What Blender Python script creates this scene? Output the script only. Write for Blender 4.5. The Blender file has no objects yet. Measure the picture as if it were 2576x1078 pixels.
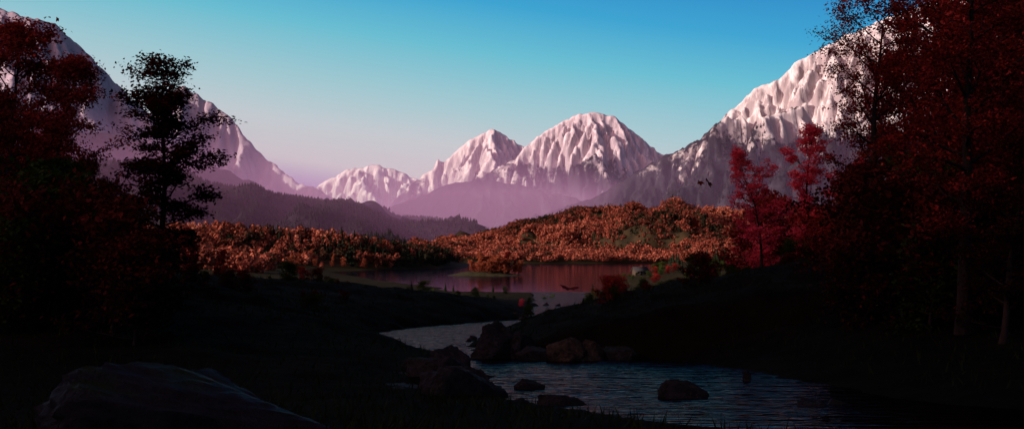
import bpy, math, random
import numpy as np
from mathutils import Vector
random.seed(5); rng=np.random.default_rng(5)
scene=bpy.context.scene
scene.view_settings.view_transform='Standard'
CAMZ=12.0; F=2979.0; CU=1288.0
def X(u,Y): return (u-CU)/F*Y
def Z(v,Y): return CAMZ+(635.0-v)/F*Y
# ------------------------------------------------------------ noise
def _h(ix,iy,s):
    n=(ix.astype(np.int64)*374761393+iy.astype(np.int64)*668265263+s*1442695041)&0xffffffff
    n=((n^(n>>13))*1274126177)&0xffffffff
    n=(n^(n>>16))
    return (n&0xffff)/65535.0*2*np.pi
def pn(x,y,s=0):
    x=np.asarray(x,float);y=np.asarray(y,float)
    ix=np.floor(x).astype(np.int64);iy=np.floor(y).astype(np.int64)
    fx=x-ix;fy=y-iy
    u=fx*fx*fx*(fx*(fx*6-15)+10);v=fy*fy*fy*(fy*(fy*6-15)+10)
    def g(a,b):
        t=_h(ix+a,iy+b,s)
        return np.cos(t)*(fx-a)+np.sin(t)*(fy-b)
    return 1.41*((g(0,0)*(1-u)+g(1,0)*u)*(1-v)+(g(0,1)*(1-u)+g(1,1)*u)*v)
def fbm(x,y,s=0,o=4):
    r=0;a=1
    for i in range(o):
        r=r+a*pn(x*2**i,y*2**i,s+i*7);a*=.5
    return r
def ridged(x,y,s=0,o=4):
    r=0;a=1
    for i in range(o):
        r=r+a*(1-2*np.abs(pn(x*2**i,y*2**i,s+i*7)));a*=.5
    return r
def sm(a,b,x):
    t=np.clip((x-a)/(b-a),0,1);return t*t*(3-2*t)
# ------------------------------------------------------------ mesh helpers
def mkmesh(name,V,Fa,mat=None,smooth=False,tint=None):
    V=np.asarray(V,np.float32)
    groups=Fa if isinstance(Fa,list) else [Fa]
    me=bpy.data.meshes.new(name)
    me.vertices.add(len(V));me.vertices.foreach_set('co',V.ravel())
    tot=sum(g.size for g in groups);npoly=sum(len(g) for g in groups)
    me.loops.add(tot);me.loops.foreach_set('vertex_index',np.concatenate([g.ravel() for g in groups]).astype(np.int32))
    st=[];o=0
    for g in groups:
        k=g.shape[1];st.append(o+np.arange(len(g))*k);o+=g.size
    me.polygons.add(npoly);me.polygons.foreach_set('loop_start',np.concatenate(st).astype(np.int32))
    me.update(calc_edges=True)
    if smooth: me.polygons.foreach_set('use_smooth',np.ones(len(me.polygons),bool))
    if tint is not None:
        at=me.attributes.new('tint','FLOAT','POINT');at.data.foreach_set('value',np.asarray(tint,np.float32))
    if mat: me.materials.append(mat)
    return me
def mkobj(name,me,loc=(0,0,0),parent=None,**kw):
    o=bpy.data.objects.new(name,me);scene.collection.objects.link(o);o.location=loc
    if parent: o.parent=parent
    for k,v in kw.items(): o[k]=v
    return o
def grid(Xg,Yg,Zg):
    n,m=Xg.shape
    V=np.stack([Xg,Yg,Zg],-1).reshape(-1,3)
    i=np.arange(n*m).reshape(n,m)
    Fq=np.stack([i[:-1,:-1],i[:-1,1:],i[1:,1:],i[1:,:-1]],-1).reshape(-1,4)
    return V,Fq
# ------------------------------------------------------------ materials
def mat(name):
    m=bpy.data.materials.new(name);m.use_nodes=True;nt=m.node_tree
    return m,nt,nt.nodes['Principled BSDF'],nt.nodes['Material Output']
def N(nt,t,**kw):
    n=nt.nodes.new(t)
    for k,v in kw.items(): setattr(n,k,v)
    return n
def ramp(nt,fac,stops):
    r=N(nt,'ShaderNodeValToRGB');e=r.color_ramp.elements
    e[0].position,e[0].color=stops[0][0],(*stops[0][1],1)
    e[1].position,e[1].color=stops[-1][0],(*stops[-1][1],1)
    for p,c in stops[1:-1]:
        x=e.new(p);x.color=(*c,1)
    nt.links.new(fac,r.inputs[0]);return r.outputs[0]
def noise(nt,scale,detail=6,vec=None,rough=.6):
    n=N(nt,'ShaderNodeTexNoise');n.inputs['Scale'].default_value=scale;n.inputs['Detail'].default_value=detail;n.inputs['Roughness'].default_value=rough
    if vec is not None: nt.links.new(vec,n.inputs['Vector'])
    return n.outputs[0]
def objco(nt,scale=(1,1,1)):
    g=N(nt,'ShaderNodeNewGeometry');mp=N(nt,'ShaderNodeMapping');mp.inputs['Scale'].default_value=scale
    nt.links.new(g.outputs['Position'],mp.inputs['Vector']);return mp.outputs[0]
def bump(nt,h,strength,dist,bs):
    b=N(nt,'ShaderNodeBump');b.inputs['Strength'].default_value=strength;b.inputs['Distance'].default_value=dist
    nt.links.new(h,b.inputs['Height']);nt.links.new(b.outputs[0],bs.inputs['Normal'])
def leafmat(name,stops,trans=.3):
    m,nt,bs,out=mat(name)
    a=N(nt,'ShaderNodeAttribute',attribute_name='tint')
    c=ramp(nt,a.outputs['Fac'],stops)
    nt.links.new(c,bs.inputs['Base Color']);bs.inputs['Roughness'].default_value=.8
    bs.inputs['Specular IOR Level'].default_value=.05
    t=N(nt,'ShaderNodeBsdfTranslucent');nt.links.new(c,t.inputs[0])
    mx=N(nt,'ShaderNodeMixShader');mx.inputs[0].default_value=trans
    nt.links.new(bs.outputs[0],mx.inputs[1]);nt.links.new(t.outputs[0],mx.inputs[2]);nt.links.new(mx.outputs[0],out.inputs[0])
    return m
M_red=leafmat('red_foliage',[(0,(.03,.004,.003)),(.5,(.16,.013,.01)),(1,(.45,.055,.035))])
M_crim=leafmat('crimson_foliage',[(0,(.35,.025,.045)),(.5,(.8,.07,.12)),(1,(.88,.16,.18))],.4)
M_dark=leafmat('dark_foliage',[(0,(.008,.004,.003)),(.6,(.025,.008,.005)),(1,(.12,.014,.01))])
M_green=leafmat('green_foliage',[(0,(.004,.008,.002)),(.6,(.014,.026,.005)),(1,(.04,.065,.01))])
M_lgreen=leafmat('bright_shrub_foliage',[(0,(.03,.045,.01)),(.6,(.055,.08,.02)),(1,(.1,.13,.025))])
M_or=leafmat('orange_foliage',[(0,(.1,.02,.01)),(.35,(.25,.055,.026)),(.7,(.4,.1,.045)),(1,(.5,.17,.075))],.2)
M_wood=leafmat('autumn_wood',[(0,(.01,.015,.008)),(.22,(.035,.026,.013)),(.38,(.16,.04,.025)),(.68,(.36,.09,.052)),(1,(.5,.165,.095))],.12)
M_con=leafmat('conifer_needles',[(0,(.006,.01,.006)),(1,(.025,.032,.016))],.1)
def simple(name,c0,c1,sc,b=.5,bd=.1,rough=.85,scale=(1,1,1)):
    m,nt,bs,out=mat(name)
    v=objco(nt,scale);n=noise(nt,sc,7,v)
    nt.links.new(ramp(nt,n,[(.3,c0),(.7,c1)]),bs.inputs['Base Color'])
    bs.inputs['Roughness'].default_value=rough;bs.inputs['Specular IOR Level'].default_value=.15
    bump(nt,n,b,bd,bs);return m
M_bark=simple('bark',(.006,.004,.003),(.022,.013,.01),6,.8,.05,scale=(1,1,.25))
M_log=simple('timber',(.05,.035,.025),(.11,.08,.055),5,.5,.02,scale=(1,1,6))
M_roof=simple('roof_shingles',(.03,.028,.03),(.07,.065,.065),4,.5,.03)
M_pane=simple('dark_pane',(.01,.01,.015),(.02,.02,.03),2,.0,.01,.1)
def rockmat(name,c0,c1,moss):
    m,nt,bs,out=mat(name);v=objco(nt);n=noise(nt,3.5,9,v,.7)
    col=ramp(nt,n,[(.35,c0),(.65,c1)])
    g=N(nt,'ShaderNodeNewGeometry');s=N(nt,'ShaderNodeSeparateXYZ');nt.links.new(g.outputs['Normal'],s.inputs[0])
    n2=noise(nt,1.3,5,v);mu=N(nt,'ShaderNodeMath',operation='MULTIPLY');nt.links.new(s.outputs[2],mu.inputs[0]);nt.links.new(n2,mu.inputs[1])
    f=N(nt,'ShaderNodeMapRange');f.inputs[1].default_value=.42;f.inputs[2].default_value=.55;f.inputs[4].default_value=moss;nt.links.new(mu.outputs[0],f.inputs[0])
    mx=N(nt,'ShaderNodeMix',data_type='RGBA');nt.links.new(f.outputs[0],mx.inputs[0]);nt.links.new(col,mx.inputs[6]);mx.inputs[7].default_value=(.007,.022,.003,1)
    nt.links.new(mx.outputs[2],bs.inputs['Base Color']);bs.inputs['Roughness'].default_value=.6
    bs.inputs['Specular IOR Level'].default_value=.12
    bump(nt,n,1,.35,bs);return m
M_rock=rockmat('boulder_stone',(.005,.005,.006),(.03,.028,.032),.5)
M_rockw=rockmat('warm_boulder_stone',(.012,.009,.007),(.09,.06,.045),.2)
M_moss=rockmat('mossy_stone',(.002,.0028,.006),(.013,.018,.028),.9)
def groundmat():
    m,nt,bs,out=mat('ground_earth_and_grass');v=objco(nt)
    n=noise(nt,.6,9,v,.7)
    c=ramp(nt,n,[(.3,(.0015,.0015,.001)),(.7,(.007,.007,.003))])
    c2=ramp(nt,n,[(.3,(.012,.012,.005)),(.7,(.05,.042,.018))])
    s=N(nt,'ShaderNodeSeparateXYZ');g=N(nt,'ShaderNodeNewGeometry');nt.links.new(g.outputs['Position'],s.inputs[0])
    f=N(nt,'ShaderNodeMapRange');f.inputs[1].default_value=140;f.inputs[2].default_value=420;nt.links.new(s.outputs[1],f.inputs[0])  # nearer ground coloured darker to deepen the shaded foreground
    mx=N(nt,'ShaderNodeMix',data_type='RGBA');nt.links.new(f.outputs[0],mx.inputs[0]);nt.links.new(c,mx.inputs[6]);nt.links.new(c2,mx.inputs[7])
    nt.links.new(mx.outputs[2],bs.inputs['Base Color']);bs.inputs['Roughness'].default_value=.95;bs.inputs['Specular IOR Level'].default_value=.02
    bump(nt,n,.9,.5,bs);return m
M_ground=groundmat()
def watermat(name,scale,st,dist,rough,gl,base,det=6):
    m,nt,bs,out=mat(name);nt.nodes.remove(bs);v=objco(nt,scale)
    n=noise(nt,1,det,v,.6)
    d=N(nt,'ShaderNodeBsdfDiffuse');d.inputs[0].default_value=(*base,1)
    g=N(nt,'ShaderNodeBsdfGlossy');g.inputs[0].default_value=(*gl,1);g.inputs['Roughness'].default_value=rough
    fr=N(nt,'ShaderNodeFresnel');fr.inputs[0].default_value=1.333
    b=N(nt,'ShaderNodeBump');b.inputs['Strength'].default_value=st;b.inputs['Distance'].default_value=dist;nt.links.new(n,b.inputs['Height'])
    for q in (d,g,fr): nt.links.new(b.outputs[0],q.inputs['Normal'])
    mx=N(nt,'ShaderNodeMixShader');nt.links.new(fr.outputs[0],mx.inputs[0]);nt.links.new(d.outputs[0],mx.inputs[1]);nt.links.new(g.outputs[0],mx.inputs[2]);nt.links.new(mx.outputs[0],out.inputs[0])
    return m
M_river=watermat('river_water',(.45,1.5,1),1,.2,.03,(.48,.33,.31),(.003,.003,.004),3)
M_lake=watermat('lake_water',(.12,.35,1),.3,.1,.06,(.6,.47,.6),(.006,.005,.008))
def mtnmat(name,snowz,soft,snow=(.78,.7,.7),rock=(.3,.25,.26),forest=(.025,.024,.03),gs=.045,bst=1.0,bd=12):
    m,nt,bs,out=mat(name);v=objco(nt);vs=objco(nt,(1,.25,.16))
    g=N(nt,'ShaderNodeNewGeometry');s=N(nt,'ShaderNodeSeparateXYZ');nt.links.new(g.outputs['Position'],s.inputs[0])
    sn=N(nt,'ShaderNodeSeparateXYZ');nt.links.new(g.outputs['Normal'],sn.inputs[0])
    n=noise(nt,gs,8,vs,.7);n2=noise(nt,.0035,10,v,.74)
    rk=N(nt,'ShaderNodeMix',data_type='RGBA');rk.inputs[6].default_value=(*rock,1);rk.inputs[7].default_value=(*snow,1)
    a=N(nt,'ShaderNodeMath',operation='MULTIPLY_ADD');nt.links.new(n,a.inputs[0]);a.inputs[1].default_value=2.0;nt.links.new(sn.outputs[2],a.inputs[2])
    f2=N(nt,'ShaderNodeMapRange');f2.inputs[1].default_value=1.4;f2.inputs[2].default_value=1.75;nt.links.new(a.outputs[0],f2.inputs[0])
    nt.links.new(f2.outputs[0],rk.inputs[0])
    z=N(nt,'ShaderNodeMath',operation='MULTIPLY_ADD');nt.links.new(n2,z.inputs[0]);z.inputs[1].default_value=soft*4.2;nt.links.new(s.outputs[2],z.inputs[2])
    z2=N(nt,'ShaderNodeMath',operation='MULTIPLY_ADD');nt.links.new(sn.outputs[2],z2.inputs[0]);z2.inputs[1].default_value=-soft*.7;nt.links.new(z.outputs[0],z2.inputs[2])
    f3=N(nt,'ShaderNodeMapRange');f3.inputs[1].default_value=snowz+soft*1.6-soft*.12;f3.inputs[2].default_value=snowz+soft*1.6+soft*.12;nt.links.new(z2.outputs[0],f3.inputs[0])
    nf=noise(nt,.05,4,v,.7);fc=ramp(nt,nf,[(.35,tuple(c*.5 for c in forest)),(.7,tuple(c*1.6 for c in forest))])
    mx=N(nt,'ShaderNodeMix',data_type='RGBA');nt.links.new(f3.outputs[0],mx.inputs[0]);nt.links.new(fc,mx.inputs[6]);nt.links.new(rk.outputs[2],mx.inputs[7])
    nt.links.new(mx.outputs[2],bs.inputs['Base Color']);bs.inputs['Roughness'].default_value=.9;bs.inputs['Specular IOR Level'].default_value=.1
    rn=N(nt,'ShaderNodeTexNoise',noise_type='RIDGED_MULTIFRACTAL');rn.inputs['Scale'].default_value=gs*.6;rn.inputs['Detail'].default_value=5;rn.inputs['Roughness'].default_value=.6;nt.links.new(vs,rn.inputs['Vector'])
    bump(nt,rn.outputs[0],bst,bd,bs);return m
M_hillf=simple('forest_floor',(.015,.013,.006),(.06,.038,.015),.05,.5,1)
M_mid=simple('dark_forest_hill',(.006,.005,.007),(.03,.024,.028),.06,1,6)
# ------------------------------------------------------------ world + light
SUN=Vector((-0.87,-0.42,0.26)).normalized()
w=bpy.data.worlds.new("World");scene.world=w;w.use_nodes=True;nt=w.node_tree
bg=nt.nodes['Background']
sky=N(nt,'ShaderNodeTexSky');sky.sky_type='NISHITA';sky.sun_disc=False
sky.sun_elevation=math.asin(SUN.z);sky.sun_rotation=math.atan2(SUN.x,SUN.y)
tc=N(nt,'ShaderNodeTexCoord');sp=N(nt,'ShaderNodeSeparateXYZ');nt.links.new(tc.outputs['Generated'],sp.inputs[0])
ma=N(nt,'ShaderNodeMath',operation='MULTIPLY_ADD');nt.links.new(sp.outputs[0],ma.inputs[0]);ma.inputs[1].default_value=.14;nt.links.new(sp.outputs[2],ma.inputs[2])
ma2=N(nt,'ShaderNodeMath',operation='ADD');nt.links.new(ma.outputs[0],ma2.inputs[0]);ma2.inputs[1].default_value=-.034
def lin(r,g,b):
    return tuple((c/255/12.92) if c<=10 else ((c/255+.055)/1.055)**2.4 for c in (r,g,b))
mr=N(nt,'ShaderNodeMapRange');mr.inputs[1].default_value=-.1;mr.inputs[2].default_value=.9;nt.links.new(ma2.outputs[0],mr.inputs[0])
def tp(t): return (t+.1)
col=ramp(nt,mr.outputs[0],[(0,lin(60,40,80)),(tp(-.02),lin(110,70,150)),(tp(.0),lin(155,130,178)),(tp(.018),lin(196,188,196)),(tp(.05),lin(190,198,204)),
  (tp(.085),lin(158,196,205)),(tp(.13),lin(102,186,206)),(tp(.17),lin(54,160,206)),(tp(.23),lin(22,122,194)),(tp(.34),lin(12,75,135)),(tp(.5),lin(9,35,65)),(1,lin(6,10,20))])
sc=N(nt,'ShaderNodeMix',data_type='RGBA',blend_type='ADD');sc.inputs[0].default_value=.006
nt.links.new(col,sc.inputs[6]);nt.links.new(sky.outputs[0],sc.inputs[7])
dp=N(nt,'ShaderNodeVectorMath',operation='DOT_PRODUCT');nt.links.new(tc.outputs['Generated'],dp.inputs[0]);dp.inputs[1].default_value=SUN
mx0=N(nt,'ShaderNodeMath',operation='MAXIMUM');mx0.inputs[1].default_value=0;nt.links.new(dp.outputs['Value'],mx0.inputs[0])
pw=N(nt,'ShaderNodeMath',operation='POWER');pw.inputs[1].default_value=4;nt.links.new(mx0.outputs[0],pw.inputs[0])
gl=N(nt,'ShaderNodeMix',data_type='RGBA',blend_type='ADD');nt.links.new(pw.outputs[0],gl.inputs[0]);nt.links.new(sc.outputs[2],gl.inputs[6]);gl.inputs[7].default_value=(2.0,.85,.75,1)
nt.links.new(gl.outputs[2],bg.inputs[0]);bg.inputs[1].default_value=1
ld=bpy.data.lights.new('sun','SUN');ld.energy=4.2;ld.angle=math.radians(.5);ld.color=(1,.83,.76)
lo=bpy.data.objects.new('sun',ld);scene.collection.objects.link(lo);lo.rotation_euler=SUN.to_track_quat('Z','Y').to_euler();lo.location=(-50,-50,100)
cam=bpy.data.cameras.new('camera');co=bpy.data.objects.new('camera',cam);scene.collection.objects.link(co)
cam.sensor_width=36;cam.lens=36*F/2576;cam.shift_y=96/2576;cam.clip_end=60000;co.location=(0,0,CAMZ);co.rotation_euler=(math.pi/2,0,0);scene.camera=co
# ------------------------------------------------------------ ground
tY=[-800,0,15,24,30,40,50,60,70,90,120,160,200,280,347,400]
td=[1.6,1.6,2.2,2.95,3.25,3.7,4.1,4.5,4.9,5.7,6.8,7.9,9.0,10.8,11.9,11.98]
def wz(Y): return CAMZ-np.interp(Y,tY,td)
eY=[4,8,12,15,18,20,24,30,36,42,44,50,60,70,90,105,120,160,200,280,347,400]
eLu=[6500,4200,2500,1800,1500,1400,1280,1230,1190,1120,1090,1000,930,910,1040,1180,1300,1335,1340,1345,1330,1330]
eRu=[12000,7000,4000,2900,2650,2450,2250,2000,1850,1680,1230,1200,1210,1250,1350,1420,1470,1490,1480,1470,1480,1480]
def eL(Y): return (np.interp(Y,eY,eLu)-CU)/F*np.maximum(Y,4)
def eR(Y): return (np.interp(Y,eY,eRu)-CU)/F*np.maximum(Y,4)
lake_uv=[(1180,738),(950,705),(820,684),(900,680),(1000,676),(1130,668),(1130,664),(1500,662),(1700,660),(1690,668),(1660,678),(1640,688),(1540,700),(1530,708),(1600,720),(1480,738)]
lake=np.array([(X(u,35748/(v-635)),35748/(v-635)) for u,v in lake_uv])
def sdpoly(x,y,P):
    d=np.full(x.shape,1e18);ins=np.zeros(x.shape,bool)
    for i in range(len(P)):
        a=P[i];b=P[(i+1)%len(P)];ab=b-a
        t=np.clip(((x-a[0])*ab[0]+(y-a[1])*ab[1])/(ab@ab),0,1)
        d=np.minimum(d,(x-a[0]-t*ab[0])**2+(y-a[1]-t*ab[1])**2)
        c=((a[1]>y)!=(b[1]>y))&(x<(b[0]-a[0])*(y-a[1])/(b[1]-a[1]+1e-12)+a[0]);ins^=c
    d=np.sqrt(d);return np.where(ins,-d,d)
def gz(x,y):
    x=np.asarray(x,float);y=np.asarray(y,float)
    zw=wz(y);wob=.35+.5*sm(20,60,y);l=eL(y)-x+wob*fbm(x/3,y/3,3,4);r=x-eR(y)+wob*fbm(x/3,y/3,9,4)
    s=.05+.95*sm(17,60,y);late=1-.85*sm(90,250,y)
    L=2.4*(1-np.exp(-np.maximum(l,0)/5))*s*late+.07*np.clip(l,0,120)*s*(1-.85*sm(120,260,y))
    R=2.0*(1-np.exp(-np.maximum(r,0)/6))*s*late+.12*np.clip(r,0,130)*(1-.4*sm(120,300,y))
    ins=np.minimum(-l,-r);mm=np.maximum(l,r)
    near=zw+np.where(l>0,L,np.where(r>0,R,-np.clip(ins*.7,0,1.2)))
    near+= .12*fbm(x/2.5,y/2.5,21,4)*sm(0,2,mm)+.04*sm(0,.6,mm)+.45*fbm(x/15,y/15,22,3)*sm(1,9,mm)*(1-.6*sm(120,300,y))*sm(16,45,y)
    near+= .3*fbm(x/5,y/5,23,4)*sm(1,6,mm)*sm(25,60,y)*(1-.5*sm(120,300,y))
    ridge=(94+10*fbm(x/90,y/90,31,3))*sm(-95,-250,x)*(1-sm(60,210,y))  # unseen ridge left of the view, added to keep sun off the foreground
    sd=sdpoly(x,y,lake)+5*fbm(x/40,y/40,41,3)
    far=np.where(sd>0,np.minimum(.06*sd+.2*np.sqrt(np.maximum(sd,0)),12),np.maximum(sd*.15,-3))+.3*fbm(x/14,y/14,43,3)*sm(3,12,np.abs(sd))
    k=sm(300,395,y)
    return near*(1-k)+np.where(y>250,far,0)*k+ridge
tx=np.linspace(-1,1,700);xs=7*np.sinh(math.asinh(12000/7)*tx)
ty=np.concatenate([np.linspace(-math.asinh(800/14),0,170)[:-1],np.linspace(0,math.asinh(20000/14),560)]);ys=15+14*np.sinh(ty)
Xg,Yg=np.meshgrid(xs,ys)
V,Fq=grid(Xg,Yg,gz(Xg,Yg))
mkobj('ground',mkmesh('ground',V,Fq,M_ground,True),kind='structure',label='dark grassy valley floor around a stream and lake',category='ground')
yr=np.concatenate([np.linspace(6,15,40)[:-1],15+20*np.sinh(np.linspace(0,math.asinh(345/20),240))])
s=np.linspace(0,1,30)
Xr=np.array([[ (eL(y)-3)*(1-t)+(min(eR(y),60)+3)*t for t in s] for y in yr]);Yr=np.repeat(yr[:,None],30,1)
V,Fq=grid(Xr,Yr,wz(Yr)+.004)
mkobj('river',mkmesh('river',V,Fq,M_river,True),kind='structure',label='dark rippling mountain stream between rocks',category='river')
xs2=np.linspace(-350,420,2);ys2=np.linspace(330,1500,2);A,B=np.meshgrid(xs2,ys2)
V,Fq=grid(A,B,A*0-.02)
mkobj('lake',mkmesh('lake',V,Fq,M_lake),kind='structure',label='calm dark purple lake reflecting autumn hills',category='lake')
# ------------------------------------------------------------ ridge terrain
def crest3(pts): return np.array([(X(u,Y),Y,Z(v,Y)) for u,v,Y in pts])
def polydist(x,y,P):
    bd=np.full(x.shape,1e18);bz=np.zeros(x.shape)
    for i in range(len(P)-1):
        a=P[i];b=P[i+1];ab=(b-a)[:2];t=np.clip(((x-a[0])*ab[0]+(y-a[1])*ab[1])/(ab@ab+1e-9),0,1)
        d=(x-a[0]-t*ab[0])**2+(y-a[1]-t*ab[1])**2
        m=d<bd;bd=np.where(m,d,bd);bz=np.where(m,a[2]+(b[2]-a[2])*t,bz)
    return np.sqrt(bd),bz
def erode(h,cell,n=5000,batches=10,steps=60,seed=1):
    r=np.random.default_rng(seed);H=h/cell;H0=H.copy();ny,nx=H.shape
    for b in range(batches):
        px=r.uniform(1,nx-3,n);py=r.uniform(1,ny-3,n);dx=np.zeros(n);dy=np.zeros(n);sp=np.ones(n);wt=np.ones(n);sd=np.zeros(n);al=np.ones(n,bool)
        for k in range(steps):
            ix=px.astype(int);iy=py.astype(int);fx=px-ix;fy=py-iy
            a=H[iy,ix];bb=H[iy,ix+1];c=H[iy+1,ix];d=H[iy+1,ix+1]
            h0=(a*(1-fx)+bb*fx)*(1-fy)+(c*(1-fx)+d*fx)*fy
            gx=(bb-a)*(1-fy)+(d-c)*fy;gy=(c-a)*(1-fx)+(d-bb)*fx
            dx=dx*.05-gx*.95;dy=dy*.05-gy*.95;l=np.sqrt(dx*dx+dy*dy)+1e-9;dx/=l;dy/=l
            qx=px+dx;qy=py+dy;al&=(qx>1)&(qx<nx-2)&(qy>1)&(qy<ny-2)
            qx=np.clip(qx,1,nx-2.01);qy=np.clip(qy,1,ny-2.01)
            jx=qx.astype(int);jy=qy.astype(int);gx_=qx-jx;gy_=qy-jy
            h1=(H[jy,jx]*(1-gx_)+H[jy,jx+1]*gx_)*(1-gy_)+(H[jy+1,jx]*(1-gx_)+H[jy+1,jx+1]*gx_)*gy_
            dh=h1-h0;cap=np.maximum(-dh,.01)*sp*wt*9
            dep=np.where(dh>0,np.minimum(np.minimum(dh,sd),.3),np.where(sd>cap,np.minimum((sd-cap)*.1,.03),0))
            er=np.where((dh<=0)&(sd<=cap),np.minimum(np.minimum((cap-sd)*.35,-dh*.7),.4),0)
            ch=(dep-er)*al;sd-=ch
            for (oy,ox,ww) in ((0,0,(1-fx)*(1-fy)),(0,1,fx*(1-fy)),(1,0,(1-fx)*fy),(1,1,fx*fy)):
                np.add.at(H,(iy+oy,ix+ox),ch*ww)
            sp=np.sqrt(np.clip(sp*sp-dh*1.0,.05,9));wt*=.98
            px=qx;py=qy
        H=np.clip(H,H0-7,H0+.8)
    K=H.copy();K[1:-1,1:-1]=(H[1:-1,1:-1]*20+H[:-2,1:-1]+H[2:,1:-1]+H[1:-1,:-2]+H[1:-1,2:])/24
    return K*cell
def mountain(name,pts,slope,cell,m,label,extra=(),front=1500,back=300,seed=1,spur=260,namp=42,nsc=250,er=12,cat='mountain',flute=18):
    P=crest3(pts);r=np.random.default_rng(seed)
    x0,x1=P[:,0].min()-500,P[:,0].max()+500;yc=P[:,1].min();y0,y1=yc-front,P[:,1].max()+back
    xs=np.arange(x0,x1,cell);ys=np.arange(y0,y1,cell);A,B=np.meshgrid(xs,ys)
    wk=min(1,namp/30);wx=A+(90*fbm(A/280,B/280,seed+50,3)+6*fbm(A/50,B/90,seed+51,2))*wk;wy=B+80*fbm(A/260,B/260,seed+60,3)*wk
    d,zc=polydist(A,B,P);dc=d;h=zc-slope*d
    if spur:
        x=P[0,0]
        while x<P[-1,0]:
            yy=np.interp(x,P[:,0],P[:,1]);zz=np.interp(x,P[:,0],P[:,2])
            L=zz*r.uniform(1.0,1.7);ang=r.uniform(-.7,.7);n=7;q=[];px,py=x,yy
            for i in range(n):
                t=i/(n-1);q.append((px,py,zz*(1-.03)-zz*(t**.85)*.97));a2=ang+r.uniform(-.5,.5);px+=math.sin(a2)*L/n;py-=math.cos(a2)*L/n
            d,zc=polydist(wx,wy,np.array(q));h=np.maximum(h,zc-slope*1.3*d)
            x+=spur*r.uniform(.5,1.6)
    for e in extra:
        d,zc=polydist(wx,wy,crest3(e));h=np.maximum(h,zc-slope*d)
    env=sm(0,250,h);nc=np.clip(np.sqrt(dc/260),.12,1)
    h=h+env*namp*(ridged(wx/nsc,wy/(nsc*1.8),seed,3)-.9)*nc
    h=h+env*nc*flute*(ridged(wx/75,wy/600,seed+4,3)-.9)*(.2+1.1*sm(-.4,.5,fbm(A/300,B/300,seed+70,2)))
    h=np.maximum(h,-20)
    if er: h=erode(h,cell,n=int(h.size*.1),batches=er,seed=seed)
    V,Fq=grid(A,B,h)
    mkobj(name,mkmesh(name,V,Fq,m,True),kind='structure',label=label,category=cat)
    def q(x,y):
        i=np.clip(((x-xs[0])/cell),0,len(xs)-1.01);j=np.clip(((y-ys[0])/cell),0,len(ys)-1.01)
        a=i.astype(int);b=j.astype(int);fx=i-a;fy=j-b
        return (h[b,a]*(1-fx)+h[b,a+1]*fx)*(1-fy)+(h[b+1,a]*(1-fx)+h[b+1,a+1]*fx)*fy
    return xs,ys,q,P
mR=mtnmat('white_rock_and_dark_forest',420,240,snow=(.88,.8,.77),rock=(.42,.35,.35))
mL=mtnmat('haze_pink_mountain',150,120,snow=(.56,.46,.52),rock=(.44,.36,.42),bst=.6)  # low-contrast pink puts haze and weaker sun into the rock colour
mC=mtnmat('centre_mountain',440,190,snow=(.84,.71,.73),rock=(.44,.36,.39))
mF=mtnmat('far_small_mountain',120,120,snow=(.82,.73,.76),rock=(.45,.37,.41))
mountain('mountain',[(-500,-150,4200),(-200,-30,4250),(0,15,4300),(70,40,4300),(140,55,4350),(200,110,4400),(260,175,4500),(330,240,4600),(400,300,4700),(470,360,4800),(560,430,4900)],.85,10.5,mL,'huge rocky mountain tinted pale pink for haze',seed=3,front=1300)
mountain('mountain',[(330,330,5700),(420,235,5650),(460,208,5600),(510,240,5600),(580,290,5550),(620,345,5500),(660,385,5500),(710,425,5450),(750,458,5400),(800,470,5300),(870,515,5200),(930,545,5100)],.85,10.5,mL,'rocky mountain ridge tinted pale pink for haze, falling to the valley',seed=4)
mountain('mountain',[(740,510,9000),(800,462,9000),(870,425,9000),(940,410,9000),(1000,425,9000),(1050,448,9000),(1120,485,9000)],.6,16,mF,'small distant white mountain dome',seed=5)
mountain('mountain',[(960,530,7300),(1050,445,7400),(1120,400,7500),(1180,350,7500),(1240,318,7500),(1290,348,7500),(1330,375,7500),(1400,410,7500)],.75,12,mC,'pointed white snowy rock peak above purple haze',seed=6)
mountain('mountain',[(1230,430,6400),(1300,390,6400),(1340,350,6450),(1400,310,6500),(1440,288,6500),(1495,276,6500),(1550,292,6500),(1620,350,6500),(1665,382,6500),(1720,405,6500),(1800,440,6500)],.75,9.5,mC,'broad white snowy rock peak with a forested foot',seed=7)
MR=mountain('mountain',[(1380,530,4300),(1500,490,4300),(1600,432,4300),(1650,400,4300),(1700,378,4300),(1760,345,4250),(1850,265,4200),(1900,215,4200),(1960,190,4200),(2000,150,4200),(2060,118,4200),(2200,50,4200),(2400,-20,4200),(2800,-150,4200)],.8,8,mR,'steep white cliff mountain with dark forested lower slopes',
  extra=[[(2000,250,3700),(1880,330,3600),(1760,440,3500),(1650,520,3400)],[(2350,200,3500),(2150,290,3400),(1990,390,3300),(1850,480,3200)]],seed=8,spur=330)
mountain('foothill',[(960,525,5000),(1050,490,5000),(1130,460,5000),(1200,447,5000),(1280,458,5000),(1400,485,5000),(1500,510,4900),(1600,540,4900)],.55,14,mtnmat('purple_foothill',420,90),'dark forested foothill veiled by purple haze',seed=9,spur=200,front=900,er=6,cat='hill',flute=8)
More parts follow.
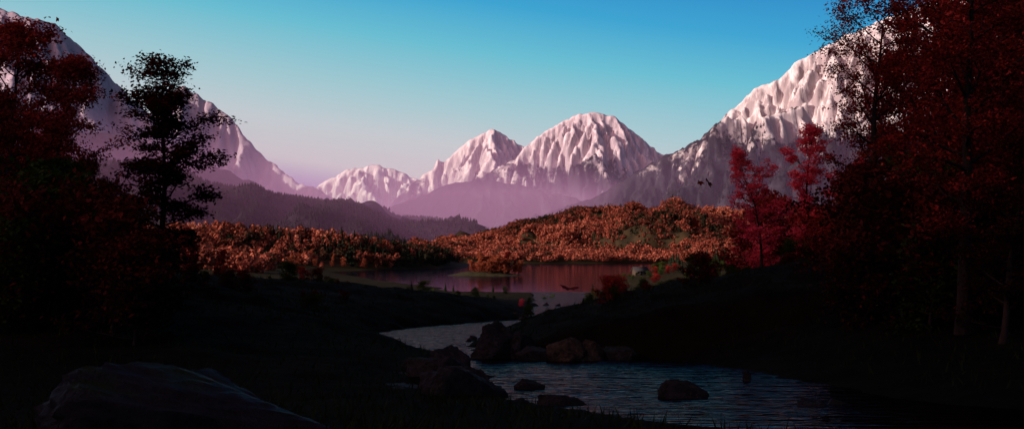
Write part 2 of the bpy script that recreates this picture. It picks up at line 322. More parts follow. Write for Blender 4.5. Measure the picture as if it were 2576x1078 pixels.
def hill(name,crest,W,p,cell,m,label,namp,nsc,seed,base=-3,pad=400,rid=0):
    P=crest3(crest)
    xs=np.arange(P[:,0].min()-pad,P[:,0].max()+pad,cell);ys=np.arange(P[:,1].min()-W*1.1,P[:,1].max()+W*.9,cell)
    A,B=np.meshgrid(xs,ys)
    d,zc=polydist(A+.15*W*fbm(A/nsc,B/nsc,seed+2,3),B,P)
    t=np.clip(d/W,0,1);pr=(1-t*t*(3-2*t))**p
    h=base+(zc-base)*pr+namp*fbm(A/nsc,B/nsc,seed,4)*pr*sm(0,.25,t)
    if rid: h+=rid*(ridged(A/130+.4*fbm(A/200,B/200,8,2),B/210,seed+5,3)-1)*sm(0,.5,pr)*sm(0,.3,t)
    V,Fq=grid(A,B,h);mkobj(name,mkmesh(name,V,Fq,m,True),kind='structure',label=label,category='hill')
    def q(x,y):
        i=np.clip(((x-xs[0])/cell),0,len(xs)-1.01);j=np.clip(((y-ys[0])/cell),0,len(ys)-1.01)
        a=i.astype(int);b=j.astype(int);fx=i-a;fy=j-b
        return (h[b,a]*(1-fx)+h[b,a+1]*fx)*(1-fy)+(h[b+1,a]*(1-fx)+h[b+1,a+1]*fx)*fy
    return xs,ys,q,P
LH=hill('hill',[(-300,570,850),(100,575,850),(400,588,850),(560,592,860),(700,598,870),(800,606,900),(900,624,950),(1000,645,1050),(1080,660,1130),(1150,668,1230)],95,.8,5,M_hillf,'low wooded hill covered in orange autumn trees',3,60,11)
RH=hill('hill',[(1110,655,1750),(1180,630,1800),(1300,586,1850),(1400,554,1880),(1490,533,1900),(1560,542,1900),(1640,554,1900),(1700,530,1850),(1780,548,1850),(1850,552,1850),(2000,540,1850),(2400,510,1850)],500,.85,8,M_hillf,'rolling hill covered in rust and orange autumn forest',22,150,12,rid=28,pad=250)
MH1=hill('hill',[(-100,400,2600),(300,410,2600),(480,450,2600),(560,470,2600),(640,492,2600),(760,503,2600),(850,518,2550),(940,535,2500),(1020,572,2450),(1090,612,2400),(1150,648,2400)],700,.8,14,M_mid,'dark forested hill in purple haze',26,160,13,rid=30)
MH2=hill('hill',[(850,540,3200),(940,522,3200),(1000,548,3200),(1100,553,3200),(1200,570,3200),(1260,592,3150),(1330,640,3100)],600,.8,16,M_mid,'hazy dark wooded hill closing the valley',22,200,14,rid=20)
MH3=hill('hill',[(200,330,3300),(480,390,3300),(560,428,3300),(620,476,3300),(700,540,3300)],700,.8,16,M_mid,'dark hazy wooded shoulder below the pink mountain',30,240,15,rid=30)
# ------------------------------------------------------------ stamped forest
def leafquads(C,size,r,up=.5,asp=.55):
    n=len(C);nm=r.normal(size=(n,3));nm[:,2]=np.abs(nm[:,2])+up;nm/=np.linalg.norm(nm,axis=1)[:,None]
    a=np.cross(nm,r.normal(size=(n,3)));a/=np.linalg.norm(a,axis=1)[:,None];b=np.cross(nm,a)
    s=(size*r.uniform(.6,1.4,n))[:,None];k=s*asp
    V=np.stack([C-a*s,C-b*k+nm*k*.3,C+a*s,C+b*k+nm*k*.3],1).reshape(-1,3)
    return V,np.arange(4*n).reshape(n,4)
def broadproto(seed,n=60,sz=.1):
    r=np.random.default_rng(seed);lob=r.normal(size=(7,3))*[.2,.2,.2]+[0,0,.6]
    k=r.integers(0,7,n);d=r.normal(size=(n,3));d/=np.linalg.norm(d,axis=1)[:,None]
    C=lob[k]+d*.2*r.uniform(.6,1.15,n)[:,None]*[1,1,1.1]
    nm=d+r.normal(size=(n,3))*.35;nm/=np.linalg.norm(nm,axis=1)[:,None]
    a=np.cross(nm,r.normal(size=(n,3)));a/=np.linalg.norm(a,axis=1)[:,None];b=np.cross(nm,a);s=(sz*r.uniform(.6,1.4,n))[:,None]
    return np.stack([C-a*s,C-b*s*.8,C+a*s,C+b*s*.8],1).reshape(-1,3),np.arange(4*n).reshape(n,4)
def coniproto(seed,tiers=6,sides=7):
    r=np.random.default_rng(seed);V=[];Ft=[]
    for t in range(tiers):
        z0=.08+.86*t/tiers;z1=z0+.3*(1-.5*t/tiers);rad=.2*(1-t/tiers)**.9+.02;b=len(V)
        for i in range(sides):
            a=2*math.pi*(i+.5*(t%2))/sides;q=rad*r.uniform(.6,1.2);V.append((q*math.cos(a),q*math.sin(a),z0+r.uniform(-.03,.02)))
            a+=math.pi/sides;V.append((q*.5*math.cos(a),q*.5*math.sin(a),z0+.04))
        V.append((0,0,min(z1,1)))
        for i in range(2*sides): Ft.append((b+i,b+(i+1)%(2*sides),b+2*sides))
    return np.array(V),np.array(Ft)
def stamp(name,protos,pos,H,m,label,tint,cat,wfac=1):
    Vs=[];Fs=[];T=[];o=0;r=np.random.default_rng(1);n=len(pos);k=r.integers(0,len(protos),n);rot=r.uniform(0,6.28,n)
    for p,(V0,F0) in enumerate(protos):
        idx=np.where(k==p)[0]
        if not len(idx): continue
        c,s=np.cos(rot[idx])[:,None],np.sin(rot[idx])[:,None]
        h=H[idx][:,None];x=V0[None,:,0];y=V0[None,:,1]
        W=np.stack([(x*c-y*s)*h*wfac+pos[idx,0][:,None],(x*s+y*c)*h*wfac+pos[idx,1][:,None],V0[None,:,2]*h+pos[idx,2][:,None]],-1)
        Vs.append(W.reshape(-1,3));f=F0[None]+(np.arange(len(idx))*len(V0))[:,None,None]+o;Fs.append(f.reshape(-1,F0.shape[1]));o+=len(idx)*len(V0)
        tt=tint[idx][:,None]+r.normal(size=(len(idx),len(V0)))*.05;T.append(np.clip(tt,0,1).ravel())
    mkobj(name,mkmesh(name,np.concatenate(Vs),np.concatenate(Fs),m,False,np.concatenate(T)),kind='stuff',label=label,category=cat)
bp=[broadproto(i,44,.12) for i in range(6)];cp=[coniproto(i) for i in range(4)];cs=[coniproto(i,3,5) for i in range(4)]
def scatter(Hl,n,xr,yr,zmin,seed):
    r=np.random.default_rng(seed);x=r.uniform(*xr,n);y=r.uniform(*yr,n);z=Hl[2](x,y);m=z>zmin
    return np.stack([x,y,z],1)[m]
p=scatter(RH,22000,(X(1080,1800),X(2050,1800)),(1380,1960),1.5,1)
dn=fbm(p[:,0]/60,p[:,1]/60,77,3);ok=(dn>-.62);p=p[ok]
r0_=np.random.default_rng(6);qx=r0_.uniform(-200,380,4500);qy=r0_.uniform(1290,1720,4500);qz=gz(qx,qy);sdq=sdpoly(qx,qy,lake)
g_=np.stack([qx,qy,qz],1);okg=(sdq>6)&(qz>.3);east=qx/qy>-.052
p=np.concatenate([p,g_[okg&east]])
tint=np.clip(.56+.44*fbm(p[:,0]/110,p[:,1]/150,78,4)+rng.normal(size=len(p))*.17,0,1)
stamp('autumn_forest',bp,p,rng.uniform(6,10.5,len(p)),M_wood,'dense rust and orange forest on a rolling hillside',tint,'forest')
p=g_[okg&~east];stamp('distant_forest',cp,p,rng.uniform(6,10,len(p)),M_con,'dark conifers on flat land behind the lake',rng.uniform(0,.6,len(p)),'forest')
p=scatter(RH,2600,(X(1080,1800),X(2050,1800)),(1380,1960),1.5,71);ok=fbm(p[:,0]/90,p[:,1]/90,79,3)>.05;p=p[ok]
stamp('distant_forest',cp,p,rng.uniform(8,13,len(p)),M_con,'dark conifers scattered through the autumn hillside',rng.uniform(0,.6,len(p)),'forest')
def nearz(Hl,x,y): return float(Hl[2](np.array([x]),np.array([y]))[0])
p=scatter(LH,5200,(-560,-50),(740,1240),.8,2)
qx=r0_.uniform(-430,-30,2600);qy=r0_.uniform(400,800,2600);qz=gz(qx,qy);sdq=sdpoly(qx,qy,lake)
okq=(sdq>12)&(qz>.5)&(qx<-.215*qy+5)&(fbm(qx/50,qy/50,99,3)>-.25);p=np.concatenate([p,np.stack([qx,qy,qz-1],1)[okq]])
tint=np.clip(.53+.4*fbm(p[:,0]/45,p[:,1]/45,88,3)+rng.normal(size=len(p))*.19,0,1)-.35*sm(-.13,-.08,p[:,0]/p[:,1])
stamp('autumn_forest',[broadproto(i+20,110) for i in range(6)],p,rng.uniform(5,9.5,len(p)),M_wood,'dense orange autumn wood on a low lakeside hill',np.clip(tint,0,1),'forest')
p=scatter(LH,1300,(-190,-50),(850,1240),1,21)
stamp('distant_forest',cp,p,rng.uniform(6,11,len(p)),M_con,'dark conifers at the end of the lakeside wood',rng.uniform(0,.6,len(p)),'forest')
for Hl,yr,xr,n,sd in ((MH1,(1900,2700),(X(0,2600),X(1200,2500)),12000,4),(MH2,(2700,3300),(X(800,3200),X(1350,3200)),5000,5)):
    p=scatter(Hl,n,xr,yr,8,sd);stamp('distant_forest',cp,p,rng.uniform(6,12,len(p)),M_con,'dark distant conifer forest in haze',rng.uniform(0,1,len(p)),'forest',1.8)
p=scatter(MR,20000,(X(1350,4000),X(2250,4000)),(2700,4200),20,91);lim=340+220*fbm(p[:,0]/220,p[:,1]/220,92,4);p=p[p[:,2]<lim]
stamp('distant_forest',cs,p,rng.uniform(12,21,len(p)),M_con,'dark conifer forest climbing a steep mountain flank',rng.uniform(0,1,len(p)),'forest',1.2)
# ------------------------------------------------------------ haze
def haze(name,foot,z0,z1,sig,scol,em,label):
    m=bpy.data.materials.new(name);m.use_nodes=True;nt=m.node_tree;nt.nodes.clear();o=N(nt,'ShaderNodeOutputMaterial')
    s=N(nt,'ShaderNodeVolumeScatter');s.inputs['Color'].default_value=(*scol,1);s.inputs['Density'].default_value=sig;s.inputs['Anisotropy'].default_value=0
    e=N(nt,'ShaderNodeEmission');e.inputs[0].default_value=(*em,1);e.inputs[1].default_value=sig  # added glow: emission brightens the haze where scattered light is too dim
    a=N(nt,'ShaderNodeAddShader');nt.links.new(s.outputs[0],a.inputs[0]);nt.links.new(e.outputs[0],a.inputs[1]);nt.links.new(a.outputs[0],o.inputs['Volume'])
    k=len(foot);V=[(x,y,z0) for x,y in foot]+[(x,y,z1) for x,y in foot]
    me=bpy.data.meshes.new(name);me.from_pydata(V,[],[tuple(range(k))[::-1],tuple(range(k,2*k))]+[(i,(i+1)%k,k+(i+1)%k,k+i) for i in range(k)]);me.materials.append(m)
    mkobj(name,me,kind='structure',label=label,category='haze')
haze('valley_haze',[(-6000,2050),(-100,2050),(60,2500),(480,4600),(900,5600),(7000,10990),(-6000,10990)],-60,260,.00025,(.8,.46,.73),(.2,.048,.135),'purple evening haze with added glow lying in the valley')
haze('thin_haze',[(-6100,1980),(7100,1980),(7100,11050),(-6100,11050)],-70,300,.00008,(.75,.55,.8),(.15,.06,.15),'thin violet evening air with added glow over the whole valley')
# ------------------------------------------------------------ trees
def tube(P,R,sides,V,Fl):
    P=np.array(P);n=len(P);b=len(V)
    for i in range(n):
        d=P[min(i+1,n-1)]-P[max(i-1,0)];d=d/(np.linalg.norm(d)+1e-9)
        a=np.cross(d,[.3,.9,.2]);a/=np.linalg.norm(a)+1e-9;c=np.cross(d,a)
        for k in range(sides):
            t=2*math.pi*k/sides;V.append(P[i]+(a*math.cos(t)+c*math.sin(t))*R[i])
    for i in range(n-1):
        for k in range(sides):
            q=(k+1)%sides;Fl.append((b+i*sides+k,b+i*sides+q,b+(i+1)*sides+q,b+(i+1)*sides+k))
def gentree(seed,H,W,bf,nl,leaves,lsize,r0,shape='oval',nsub=5,ncl=3,up=(.3,.9),spread=.09,lean=.03,gap=.0):
    r=np.random.default_rng(seed);V=[];Fl=[];n=12
    T=[];p=np.zeros(3);d=np.array([r.normal()*lean,r.normal()*lean,1.])
    for i in range(n):
        T.append(p.copy());d+=np.array([r.normal()*.05,r.normal()*.05,0]);d/=np.linalg.norm(d);p=p+d*H/(n-1)
    T=np.array(T);tt=np.linspace(0,1,n);tube(T,[r0*((1-t)**.8+.04)+(r0*.5*max(0,1-t*14)) for t in tt],9,V,Fl)
    cl=[];az=r.uniform(0,6.28)
    for i in range(nl):
        t=bf+(.98-bf)*(i+.5)/nl;az+=2.4+r.normal()*.3
        o=np.array([np.interp(t,tt,T[:,k]) for k in range(3)]);s=(t-bf)/(1-bf)
        if shape=='oval': w=math.sin(math.pi*min(1,s*.8+.2))**.7
        elif shape=='cone': w=(1-s)**.75+.06
        else: w=.55+.45*math.sin(math.pi*(s*.9+.05))
        L=W*w*r.uniform(.55,1.2)
        if r.random()<gap: L*=.35
        e=up[0]+(up[1]-up[0])*s+r.normal()*.12
        d=np.array([math.cos(az)*math.cos(e),math.sin(az)*math.cos(e),math.sin(e)]);pts=[o];p=o.copy()
        for k in range(6):
            d=d+r.normal(size=3)*.13+[0,0,.05];d/=np.linalg.norm(d);p=p+d*L/6;pts.append(p.copy())
        rr=r0*.42*(1-t*.75);tube(pts,[rr*(1-k/7.)+.006 for k in range(7)],5,V,Fl)
        for j in range(nsub):
            f=r.uniform(.25,1);q=np.array([np.interp(f*6,range(7),np.array(pts)[:,k]) for k in range(3)])
            a2=r.normal(size=3)*.75+d;a2[2]*=.6;a2/=np.linalg.norm(a2);l2=L*.38*r.uniform(.5,1.2)*(1.3-f*.6)
            e2=q+a2*l2*.5+r.normal(size=3)*.03*L;e3=q+a2*l2+[0,0,r.uniform(-.05,.12)*l2]
            tube([q,e2,e3],[rr*.35+.004,rr*.2+.004,.004],4,V,Fl)
            for c in range(ncl):
                g=r.uniform(.35,1.1);cl.append(q+(e3-q)*g)
        cl.append(pts[-1]);cl.append(pts[-2])
    cl=np.array(cl);k=r.integers(0,len(cl),leaves);sg=spread*W
    C=cl[k]+r.normal(size=(leaves,3))*[sg,sg,sg*.5]
    LV,LF=leafquads(C,np.full(leaves,lsize),r)
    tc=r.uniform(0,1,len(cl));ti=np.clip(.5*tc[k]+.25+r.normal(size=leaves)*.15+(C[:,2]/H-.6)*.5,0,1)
    return np.array(V),np.array(Fl),LV,LF,np.repeat(ti,4)
def treemeshes(name,leafmats,**kw):
    V,Fl,LV,LF,ti=gentree(**kw);tm=mkmesh('trunk',V,Fl,M_bark,True);top=np.percentile(LV[:,2],99.5)
    return [(tm,mkmesh('crown',LV,LF,m,False,ti),top) for m in leafmats]
def plant(name,pair,x,y,z,s,rot,label,cat,group=None,sz=None):
    e=bpy.data.objects.new(name,None);scene.collection.objects.link(e);e.empty_display_size=.3
    e.location=(x,y,z);e.rotation_euler=(0,0,rot);e.scale=(s,s,sz or s);e['label']=label;e['category']=cat
    if group:e['group']=group
    for nm,me in (('trunk',pair[0]),('crown',pair[1])):
        c=bpy.data.objects.new(nm,me);scene.collection.objects.link(c);c.parent=e
    return e
def G(x,y): return float(gz(np.array([x]),np.array([y]))[0])
def tree(u,Y,vtop,pair,rot,label,group=None,wf=1.0):
    x=X(u,Y);z=G(x,Y)-.2;sz=(Z(vtop,Y)-z)/pair[2]
    plant('maple_tree',pair,x,Y,z,sz*wf,rot,label,'tree',group,sz)
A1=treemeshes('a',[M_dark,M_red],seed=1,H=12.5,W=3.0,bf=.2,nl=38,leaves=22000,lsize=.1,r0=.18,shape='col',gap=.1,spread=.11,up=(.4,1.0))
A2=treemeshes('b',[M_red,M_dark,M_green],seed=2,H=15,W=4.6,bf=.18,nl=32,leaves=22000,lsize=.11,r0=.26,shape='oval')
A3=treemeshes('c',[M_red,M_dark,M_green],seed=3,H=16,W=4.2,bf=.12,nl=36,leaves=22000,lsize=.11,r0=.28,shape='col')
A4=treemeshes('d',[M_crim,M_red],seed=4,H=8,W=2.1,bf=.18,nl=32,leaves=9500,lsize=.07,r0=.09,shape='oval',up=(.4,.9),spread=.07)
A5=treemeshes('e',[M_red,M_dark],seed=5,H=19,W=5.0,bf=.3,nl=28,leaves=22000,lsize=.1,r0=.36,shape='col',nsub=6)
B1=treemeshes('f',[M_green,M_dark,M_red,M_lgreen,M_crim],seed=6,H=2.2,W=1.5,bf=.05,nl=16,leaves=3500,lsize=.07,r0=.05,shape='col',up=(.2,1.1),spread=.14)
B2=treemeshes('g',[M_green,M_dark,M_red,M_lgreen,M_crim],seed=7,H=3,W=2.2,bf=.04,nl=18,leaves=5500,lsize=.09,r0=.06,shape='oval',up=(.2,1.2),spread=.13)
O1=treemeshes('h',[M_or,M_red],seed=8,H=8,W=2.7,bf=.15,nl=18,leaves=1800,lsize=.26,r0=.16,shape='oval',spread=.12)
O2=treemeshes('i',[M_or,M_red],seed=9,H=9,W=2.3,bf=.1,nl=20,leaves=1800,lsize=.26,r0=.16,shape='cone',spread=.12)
GL='trees along the stream meadow'
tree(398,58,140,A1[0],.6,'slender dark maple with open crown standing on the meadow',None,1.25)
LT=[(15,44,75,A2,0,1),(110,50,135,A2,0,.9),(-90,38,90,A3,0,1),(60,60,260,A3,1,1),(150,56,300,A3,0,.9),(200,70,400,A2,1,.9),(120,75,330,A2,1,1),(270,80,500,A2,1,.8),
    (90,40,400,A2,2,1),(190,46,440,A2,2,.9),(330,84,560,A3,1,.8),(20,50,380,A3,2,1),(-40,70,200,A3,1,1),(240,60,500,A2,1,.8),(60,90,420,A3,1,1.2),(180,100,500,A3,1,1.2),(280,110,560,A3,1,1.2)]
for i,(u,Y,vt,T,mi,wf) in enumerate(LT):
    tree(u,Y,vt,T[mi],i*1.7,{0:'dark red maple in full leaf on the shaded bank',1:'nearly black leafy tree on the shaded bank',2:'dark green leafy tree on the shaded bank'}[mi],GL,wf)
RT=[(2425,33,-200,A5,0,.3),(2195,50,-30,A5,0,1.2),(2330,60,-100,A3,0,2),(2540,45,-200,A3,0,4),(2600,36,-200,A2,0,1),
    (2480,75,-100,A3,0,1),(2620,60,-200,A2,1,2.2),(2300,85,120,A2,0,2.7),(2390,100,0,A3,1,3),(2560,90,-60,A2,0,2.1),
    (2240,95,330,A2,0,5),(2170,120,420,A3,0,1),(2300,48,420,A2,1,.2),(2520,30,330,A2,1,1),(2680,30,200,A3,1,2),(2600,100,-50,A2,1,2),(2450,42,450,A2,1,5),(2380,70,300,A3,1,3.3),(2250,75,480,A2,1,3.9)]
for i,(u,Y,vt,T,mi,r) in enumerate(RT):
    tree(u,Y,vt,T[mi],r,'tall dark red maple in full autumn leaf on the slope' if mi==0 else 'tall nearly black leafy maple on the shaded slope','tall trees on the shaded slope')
tree(1915,72,372,A4[0],.4,'slim crimson young maple with airy branches','crimson young maples')
tree(2025,90,322,A4[0],2.4,'slim crimson young maple behind another','crimson young maples')
tree(2115,100,400,A4[0],3.4,'slim crimson young maple beside tall trees','crimson young maples')
tree(1860,95,560,A4[0],5,'low crimson young maple at the foot of the slope','crimson young maples')
tree(1965,85,540,A4[0],1,'low crimson young maple at the foot of the slope','crimson young maples')
r=np.random.default_rng(44);names={0:'low dark green shrub on the bank',1:'low nearly black shrub on the bank',2:'low dark red shrub on the bank',3:'small bright green shrub near the lake shore',4:'low crimson shrub on the slope'}
def shrub(u,Y,k,s,grp='shrubs on the stream banks',T=None):
    x=X(u,Y);T=T or (B1 if r.random()<.5 else B2);plant('shrub',T[k],x,Y,G(x,Y)-.12,s,r.uniform(0,6),names[k],'shrub',grp)
for i in range(36): shrub(r.uniform(2100,2620),r.uniform(30,75),int(r.choice([0,1,1,2])),r.uniform(.7,1.3))
for i in range(26): shrub(r.uniform(-50,420),r.uniform(30,100),int(r.choice([0,1,1])),r.uniform(.8,1.5))
for i in range(20): shrub(r.uniform(1850,2250),r.uniform(80,150),int(r.choice([0,2,4,4])),r.uniform(.9,1.6))
for i in range(34): shrub(r.uniform(1020,1760),r.uniform(180,330),int(r.choice([0,0,3,3])),r.uniform(.3,.7))
for i in range(30):
    u=r.uniform(1560,1950);shrub(u,r.uniform(90,200),int(r.choice([0,0,1,3])),r.uniform(.2,.35)+max(0,(u-1720)/230)*.4)
for i in range(44):
    Y=r.uniform(52,110);shrub(r.uniform(1480,2150),Y,int(r.choice([0,0,1,1,2])),r.uniform(.2,.45))
for i in range(26):
    Y=r.uniform(60,150);shrub(r.uniform(420,900),Y,int(r.choice([0,1,1])),r.uniform(.2,.4))
for i in range(26): shrub(r.uniform(1640,1900),r.uniform(400,620),int(r.choice([3,3,2,2,0])),r.uniform(.8,1.5))
for i in range(8): shrub(r.uniform(1540,1640),r.uniform(470,600),int(r.choice([3,3,0])),r.uniform(.4,.7))
shrub(1310,165,4,.4,T=B1);shrub(985,230,4,.5,T=B1);shrub(1325,62,0,.35,T=B1);shrub(730,110,0,.6);shrub(800,120,1,.5)
plant('maple_tree',O1[1],X(770,170),170,G(X(770,170),170)-.3,.42,1,'small round red maple on the meadow edge','tree')
for (u,Y,s) in ((480,190,1.1),(550,185,.7),(610,200,.45),(440,220,1.1)):
    plant('maple_tree',O2[1],X(u,Y),Y,G(X(u,Y),Y)-.3,s,u,'rusty red pointed tree at the meadow edge','tree','rusty trees at the meadow edge')
cm=[]
for V0,F0 in cp:
    TV=[];TF=[];tube([(0,0,-.02),(0,0,.9)],[.018,.004],6,TV,TF)
    cm.append((mkmesh('trunk',np.array(TV),np.array(TF),M_bark),mkmesh('crown',V0,F0,M_con,False,np.random.default_rng(3).uniform(0,1,len(V0)))))
def conifer(u,Y,h,z=None,lab='dark slender conifer near the lake',grp='dark conifers by the lake'):
    x=X(u,Y);plant('conifer_tree',cm[int(u)%4],x,Y,(G(x,Y) if z is None else z)-.2,h,u,lab,'tree',grp)
for i in range(26): conifer(r.uniform(1680,1830),r.uniform(640,800),r.uniform(7,12))
for i in range(30):
    u=r.uniform(840,1010);Y=r.uniform(860,960)+(u-840)*.5;x=X(u,Y);z=nearz(LH,x,Y)
    conifer(u,Y,r.uniform(9,14),z,'dark pointed conifer on the wooded hill','conifers on the wooded hill')
for u,Y,h in ((1035,190,2.9),(680,200,3.2),(735,210,2.6),(1120,330,3),(1140,340,2.4),(1240,330,2.6),(1490,330,3)): conifer(u,Y,h)
for i in range(130):
    x=r.uniform(-295,-88);Y=r.uniform(745,1000);z=max(nearz(LH,x,Y),G(x,Y))
    if z<.6: continue
    plant('autumn_tree',(O1 if r.random()<.5 else O2)[0],x,Y,z-.2,r.uniform(.7,1.05),r.uniform(0,6),'orange autumn tree at the edge of the lakeside wood','tree','orange trees at the wood edge')
ix,iy=X(1232,627),627
A,B=np.meshgrid(np.linspace(-34,34,70),np.linspace(-45,45,70))
h=-1.2+2.9*np.exp(-((A/17)**2+(B/20)**2)**1.3*.9)+1.5*np.exp(-(((A+14)/10)**2+((B+6)/8)**2))+.35*fbm(A/6,B/6,5,3)
M_shore=simple('lake_shore_grass',(.015,.018,.006),(.07,.06,.025),.7,.5,.2)
V,Fq=grid(A+ix,B+iy,h);mkobj('island',mkmesh('island',V,Fq,M_shore,True),kind='structure',label='small grassy wooded island in the lake',category='island')
for i in range(46):
    a=r.uniform(0,6.28);q=r.uniform(0,1)**.5;dx=3+14*q*math.cos(a);dy=13*q*math.sin(a)
    plant('autumn_tree',(O1 if r.random()<.6 else O2)[int(r.random()<.1)],ix+dx,iy+dy,.7,r.uniform(.8,1.6)*(1-.35*q),r.uniform(0,6),'orange autumn tree on the small lake island','tree','orange trees on the island')
for i in range(5): conifer(1225+r.uniform(0,70),627+r.uniform(-10,10),r.uniform(5,9),.9,'dark conifer on the small lake island','island conifers')
# ------------------------------------------------------------ rocks
import bmesh
def rockmesh(seed,m,flat=.6):
    bm=bmesh.new();bmesh.ops.create_icosphere(bm,subdivisions=5,radius=1);V=np.array([v.co[:] for v in bm.verts]);rr=np.random.default_rng(seed)
    for k in range(15):
        n=rr.normal(size=3);n/=np.linalg.norm(n);dd=rr.uniform(.48,.82);t=np.maximum(V@n-dd,0);V=V-n*t[:,None]*.96
    s=1+.1*fbm(V[:,0]*1.7+V[:,2]*2+seed,V[:,1]*1.9-V[:,2],seed,5)+.05*ridged(V[:,0]*4+V[:,2]*2,V[:,1]*4+V[:,2]*3,seed+3,4)
    V=V*s[:,None]
    for v,c in zip(bm.verts,V): v.co=c
    me=bpy.data.meshes.new('boulder');bm.to_mesh(me);bm.free();me.polygons.foreach_set('use_smooth',np.ones(len(me.polygons),bool));me.materials.append(m);return me
RM=[rockmesh(i,M_rock) for i in range(5)];RW=[rockmesh(i+10,M_rockw) for i in range(2)];RS=rockmesh(30,M_moss)
def rock(u0,u1,vt,vb,Y,me,lab,rot=0,dep=.8,grp=None):
    w=(u1-u0)/F*Y/2;zt=Z(vt,Y);zb=Z(vb,Y);h=(zt-zb);x=X((u0+u1)/2,Y)
    o=bpy.data.objects.new('boulder',me);scene.collection.objects.link(o);o.location=(x,Y,zb+h*.15)
    o.scale=(w*1.12,w*dep,h*1.15);o.rotation_euler=(0,rot*.1,rot);o['label']=lab;o['category']='rock'
    if grp:o['group']=grp
rock(60,860,932,1110,12,RS,'large dark blue slab of rock with green moss',.1,.6)
g1='dark rocks on the stream bank'
for a in ((900,1090,930,985,29,0),(1000,1200,905,975,28,1),(1060,1200,880,950,30,2),(1050,1290,930,1020,24,3),(950,1110,955,1010,25,4),(1160,1270,950,1005,25.5,0),(890,980,935,965,31,1),(1000,1060,905,950,31,2),(1100,1180,900,940,27,3),(1130,1230,925,975,26,1),(960,1040,965,1000,24,0)):
    rock(*a[:5],RM[a[5]],'jagged dark rock in a heap on the stream bank',a[5]*.5-.8,.8,g1)
g2='boulders in the stream'
rock(1288,1367,948,982,27,RM[0],'low smooth dark boulder in the stream',.2,.7,g2)
rock(1335,1472,995,1040,21,RM[1],'flat dark wet boulder at the water edge',.1,.6,g2)
rock(1275,1345,1004,1034,21.5,RM[2],'small pale wet stone at the water edge',.5,.6,g2)
rock(1660,1782,958,1006,24,RM[3],'blocky dark boulder standing in the stream',.0,.6,g2)
rock(1995,2095,996,1050,20.5,RM[4],'dark rounded boulder near the bank',.3,.8,g2)
rock(2060,2150,998,1030,21.5,RM[0],'dark low boulder near the bank',.9,.8,g2)
rock(1867,1888,932,955,30,RM[1],'small standing stone in the stream',.0,.8)
g3='boulders on the rocky spit'
rock(1188,1310,818,895,43,RM[2],'tall rounded dark boulder on the spit',.4,.8,g3)
rock(1240,1400,844,898,44,RM[3],'broad dark boulder on the spit',1,.7,g3)
rock(1290,1400,866,902,41.5,RM[0],'low dark boulder on the spit',.1,.7,g3)
rock(1375,1470,860,906,41,RW[0],'warm brown cracked boulder on the spit',.3,.8,g3)
rock(1420,1530,856,908,41.5,RW[1],'warm brown rounded boulder on the spit',.8,.8,g3)
rock(1500,1620,864,912,42,RM[4],'dark boulder at the end of the spit',.5,.8,g3)
rock(1400,1540,816,875,48,RM[1],'dark boulder behind the spit',.5,.8,g3)
g4='small stones in the stream'
for u,v,Y,wd in ((1190,848,62,30),(1180,856,60,18),(1380,786,150,26),(1345,768,200,30),(1375,766,205,24),(1405,768,200,26),(1440,771,190,26),(1340,790,140,30),(1240,852,60,24),(1430,776,180,16),(1470,790,140,30),(1320,800,118,40),(1300,795,130,30)):
    rock(u-wd/2,u+wd/2,v-wd*.25,v+wd*.25,Y,RM[int(u)%5],'small dark stone breaking the stream surface',u,.8,g4)
# ------------------------------------------------------------ cabin
cx,cy=X(1610,560),560;cz=G(cx,cy)+.1
cab=bpy.data.objects.new('cabin',None);scene.collection.objects.link(cab);cab.location=(cx,cy,cz);cab.rotation_euler=(0,0,.35)
cab['label']='small timber cabin with grey roof by the lake';cab['category']='cabin'
def box(name,c,s,m,parent):
    x,y,z=[q/2 for q in s];V=np.array([(a*x+c[0],b*y+c[1],d*z+c[2]) for d in (-1,1) for b in (-1,1) for a in (-1,1)])
    Fb=np.array([(0,2,3,1),(4,5,7,6),(0,1,5,4),(2,6,7,3),(0,4,6,2),(1,3,7,5)]);return mkobj(name,mkmesh(name,V,Fb,m),parent=parent)
V=np.array([(-3.2,-2,-.3),(3.2,-2,-.3),(3.2,2,-.3),(-3.2,2,-.3),(-3.2,-2,2.3),(3.2,-2,2.3),(3.2,2,2.3),(-3.2,2,2.3),(-3.2,0,3.7),(3.2,0,3.7)])
me=mkmesh('wall',V,[np.array([(0,1,5,4),(2,3,7,6),(4,5,9,8),(6,7,8,9)]),np.array([(1,2,6,9,5),(3,0,4,8,7)])],M_log);wall=mkobj('wall',me,parent=cab)
V=np.array([(-3.8,-2.7,1.92),(3.8,-2.7,1.92),(3.8,0,3.85),(-3.8,0,3.85),(3.8,2.7,1.92),(-3.8,2.7,1.92),(-3.8,-2.7,2.12),(3.8,-2.7,2.12),(3.8,0,4.05),(-3.8,0,4.05),(3.8,2.7,2.12),(-3.8,2.7,2.12)])
roof=mkobj('roof',mkmesh('roof',V,np.array([(0,3,2,1),(3,5,4,2),(6,7,8,9),(9,8,10,11),(0,1,7,6),(4,5,11,10),(1,2,8,7),(2,4,10,8),(3,0,6,9),(5,3,9,11)]),M_roof),parent=cab)
box('chimney',(1.6,.7,3.9),(.6,.6,1.3),M_rockw,roof)
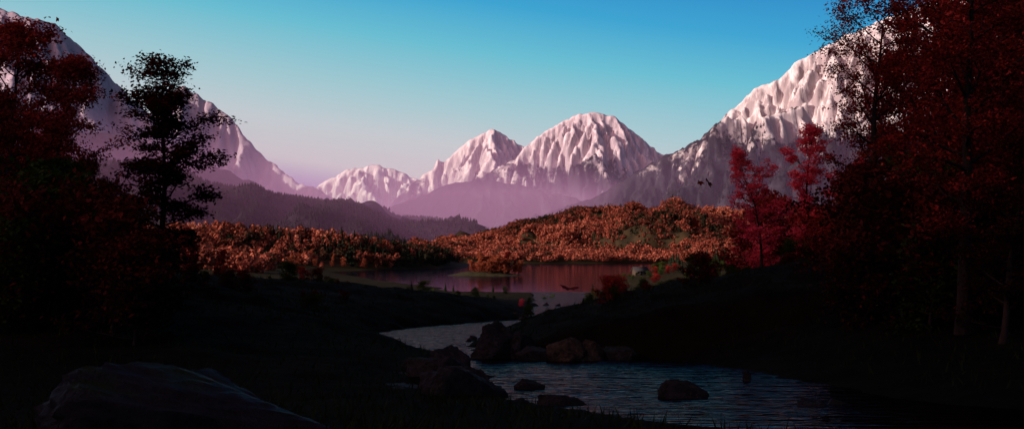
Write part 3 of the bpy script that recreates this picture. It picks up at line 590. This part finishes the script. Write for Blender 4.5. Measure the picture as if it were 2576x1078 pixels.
box('door',(-.3,-2.04,.9),(.9,.08,1.9),M_pane,cab)
for xx in (-2,1.7): box('window',(xx,-2.04,1.3),(.9,.08,.8),M_pane,cab)
# ------------------------------------------------------------ falling leaves
def leafobj(u,v,Y,s,rot,lab):
    pts=[]
    for k in range(40):
        a=2*math.pi*k/40;q=.55+.45*abs(math.cos(2.5*a))**1.5+.06*math.cos(15*a);pts.append((q*math.cos(a),q*math.sin(a),.18*math.cos(2*a)+.1*q*math.sin(3*a)))
    V=np.array([(0,0,0)]+pts);Ft=np.array([(0,1+k,1+(k+1)%40) for k in range(40)])
    o=mkobj('falling_leaf',mkmesh('falling_leaf',V,Ft,M_dark,False,np.full(41,.9)),loc=(X(u,Y),Y,Z(v,Y)),label=lab,category='leaf',group='autumn leaves drifting in the air')
    o.scale=(s,s,s);o.rotation_euler=rot
leafobj(1762,459,3.2,.010,(.9,.3,0),'small dark red leaf drifting in the air')
leafobj(1783,460,3.0,.016,(1.0,.3,1),'dark red maple leaf drifting in the air')
leafobj(1748,560,3.1,.015,(.9,.9,2),'curled dark red leaf drifting in the air')
leafobj(1432,724,3.0,.026,(.05,.12,.2),'flat dark red leaf drifting above the lake view')
# ------------------------------------------------------------ grass
n=16000;gr=np.random.default_rng(8);Y=10+gr.uniform(0,1,n)**1.6*110;u=gr.uniform(-100,2650,n);x=X(u,Y);m=(x<eL(Y)-.8)|(x>eR(Y)+.8);x=x[m];Y=Y[m]
z=gz(x,Y);n=len(x);a=gr.uniform(0,6.28,n);h=gr.uniform(.08,.28,n);wd=.010+.0005*Y
V=np.stack([np.stack([x-np.cos(a)*wd,Y-np.sin(a)*wd,z-.03],1),np.stack([x+np.cos(a)*wd,Y+np.sin(a)*wd,z-.03],1),np.stack([x+gr.normal(size=n)*.1,Y+gr.normal(size=n)*.1,z+h],1)],1).reshape(-1,3)
mkobj('grass',mkmesh('grass',V,np.arange(3*n).reshape(n,3),M_green,False,np.repeat(gr.uniform(0,.6,n),3)),kind='stuff',label='dark tufts of grass on the stream banks',category='grass')
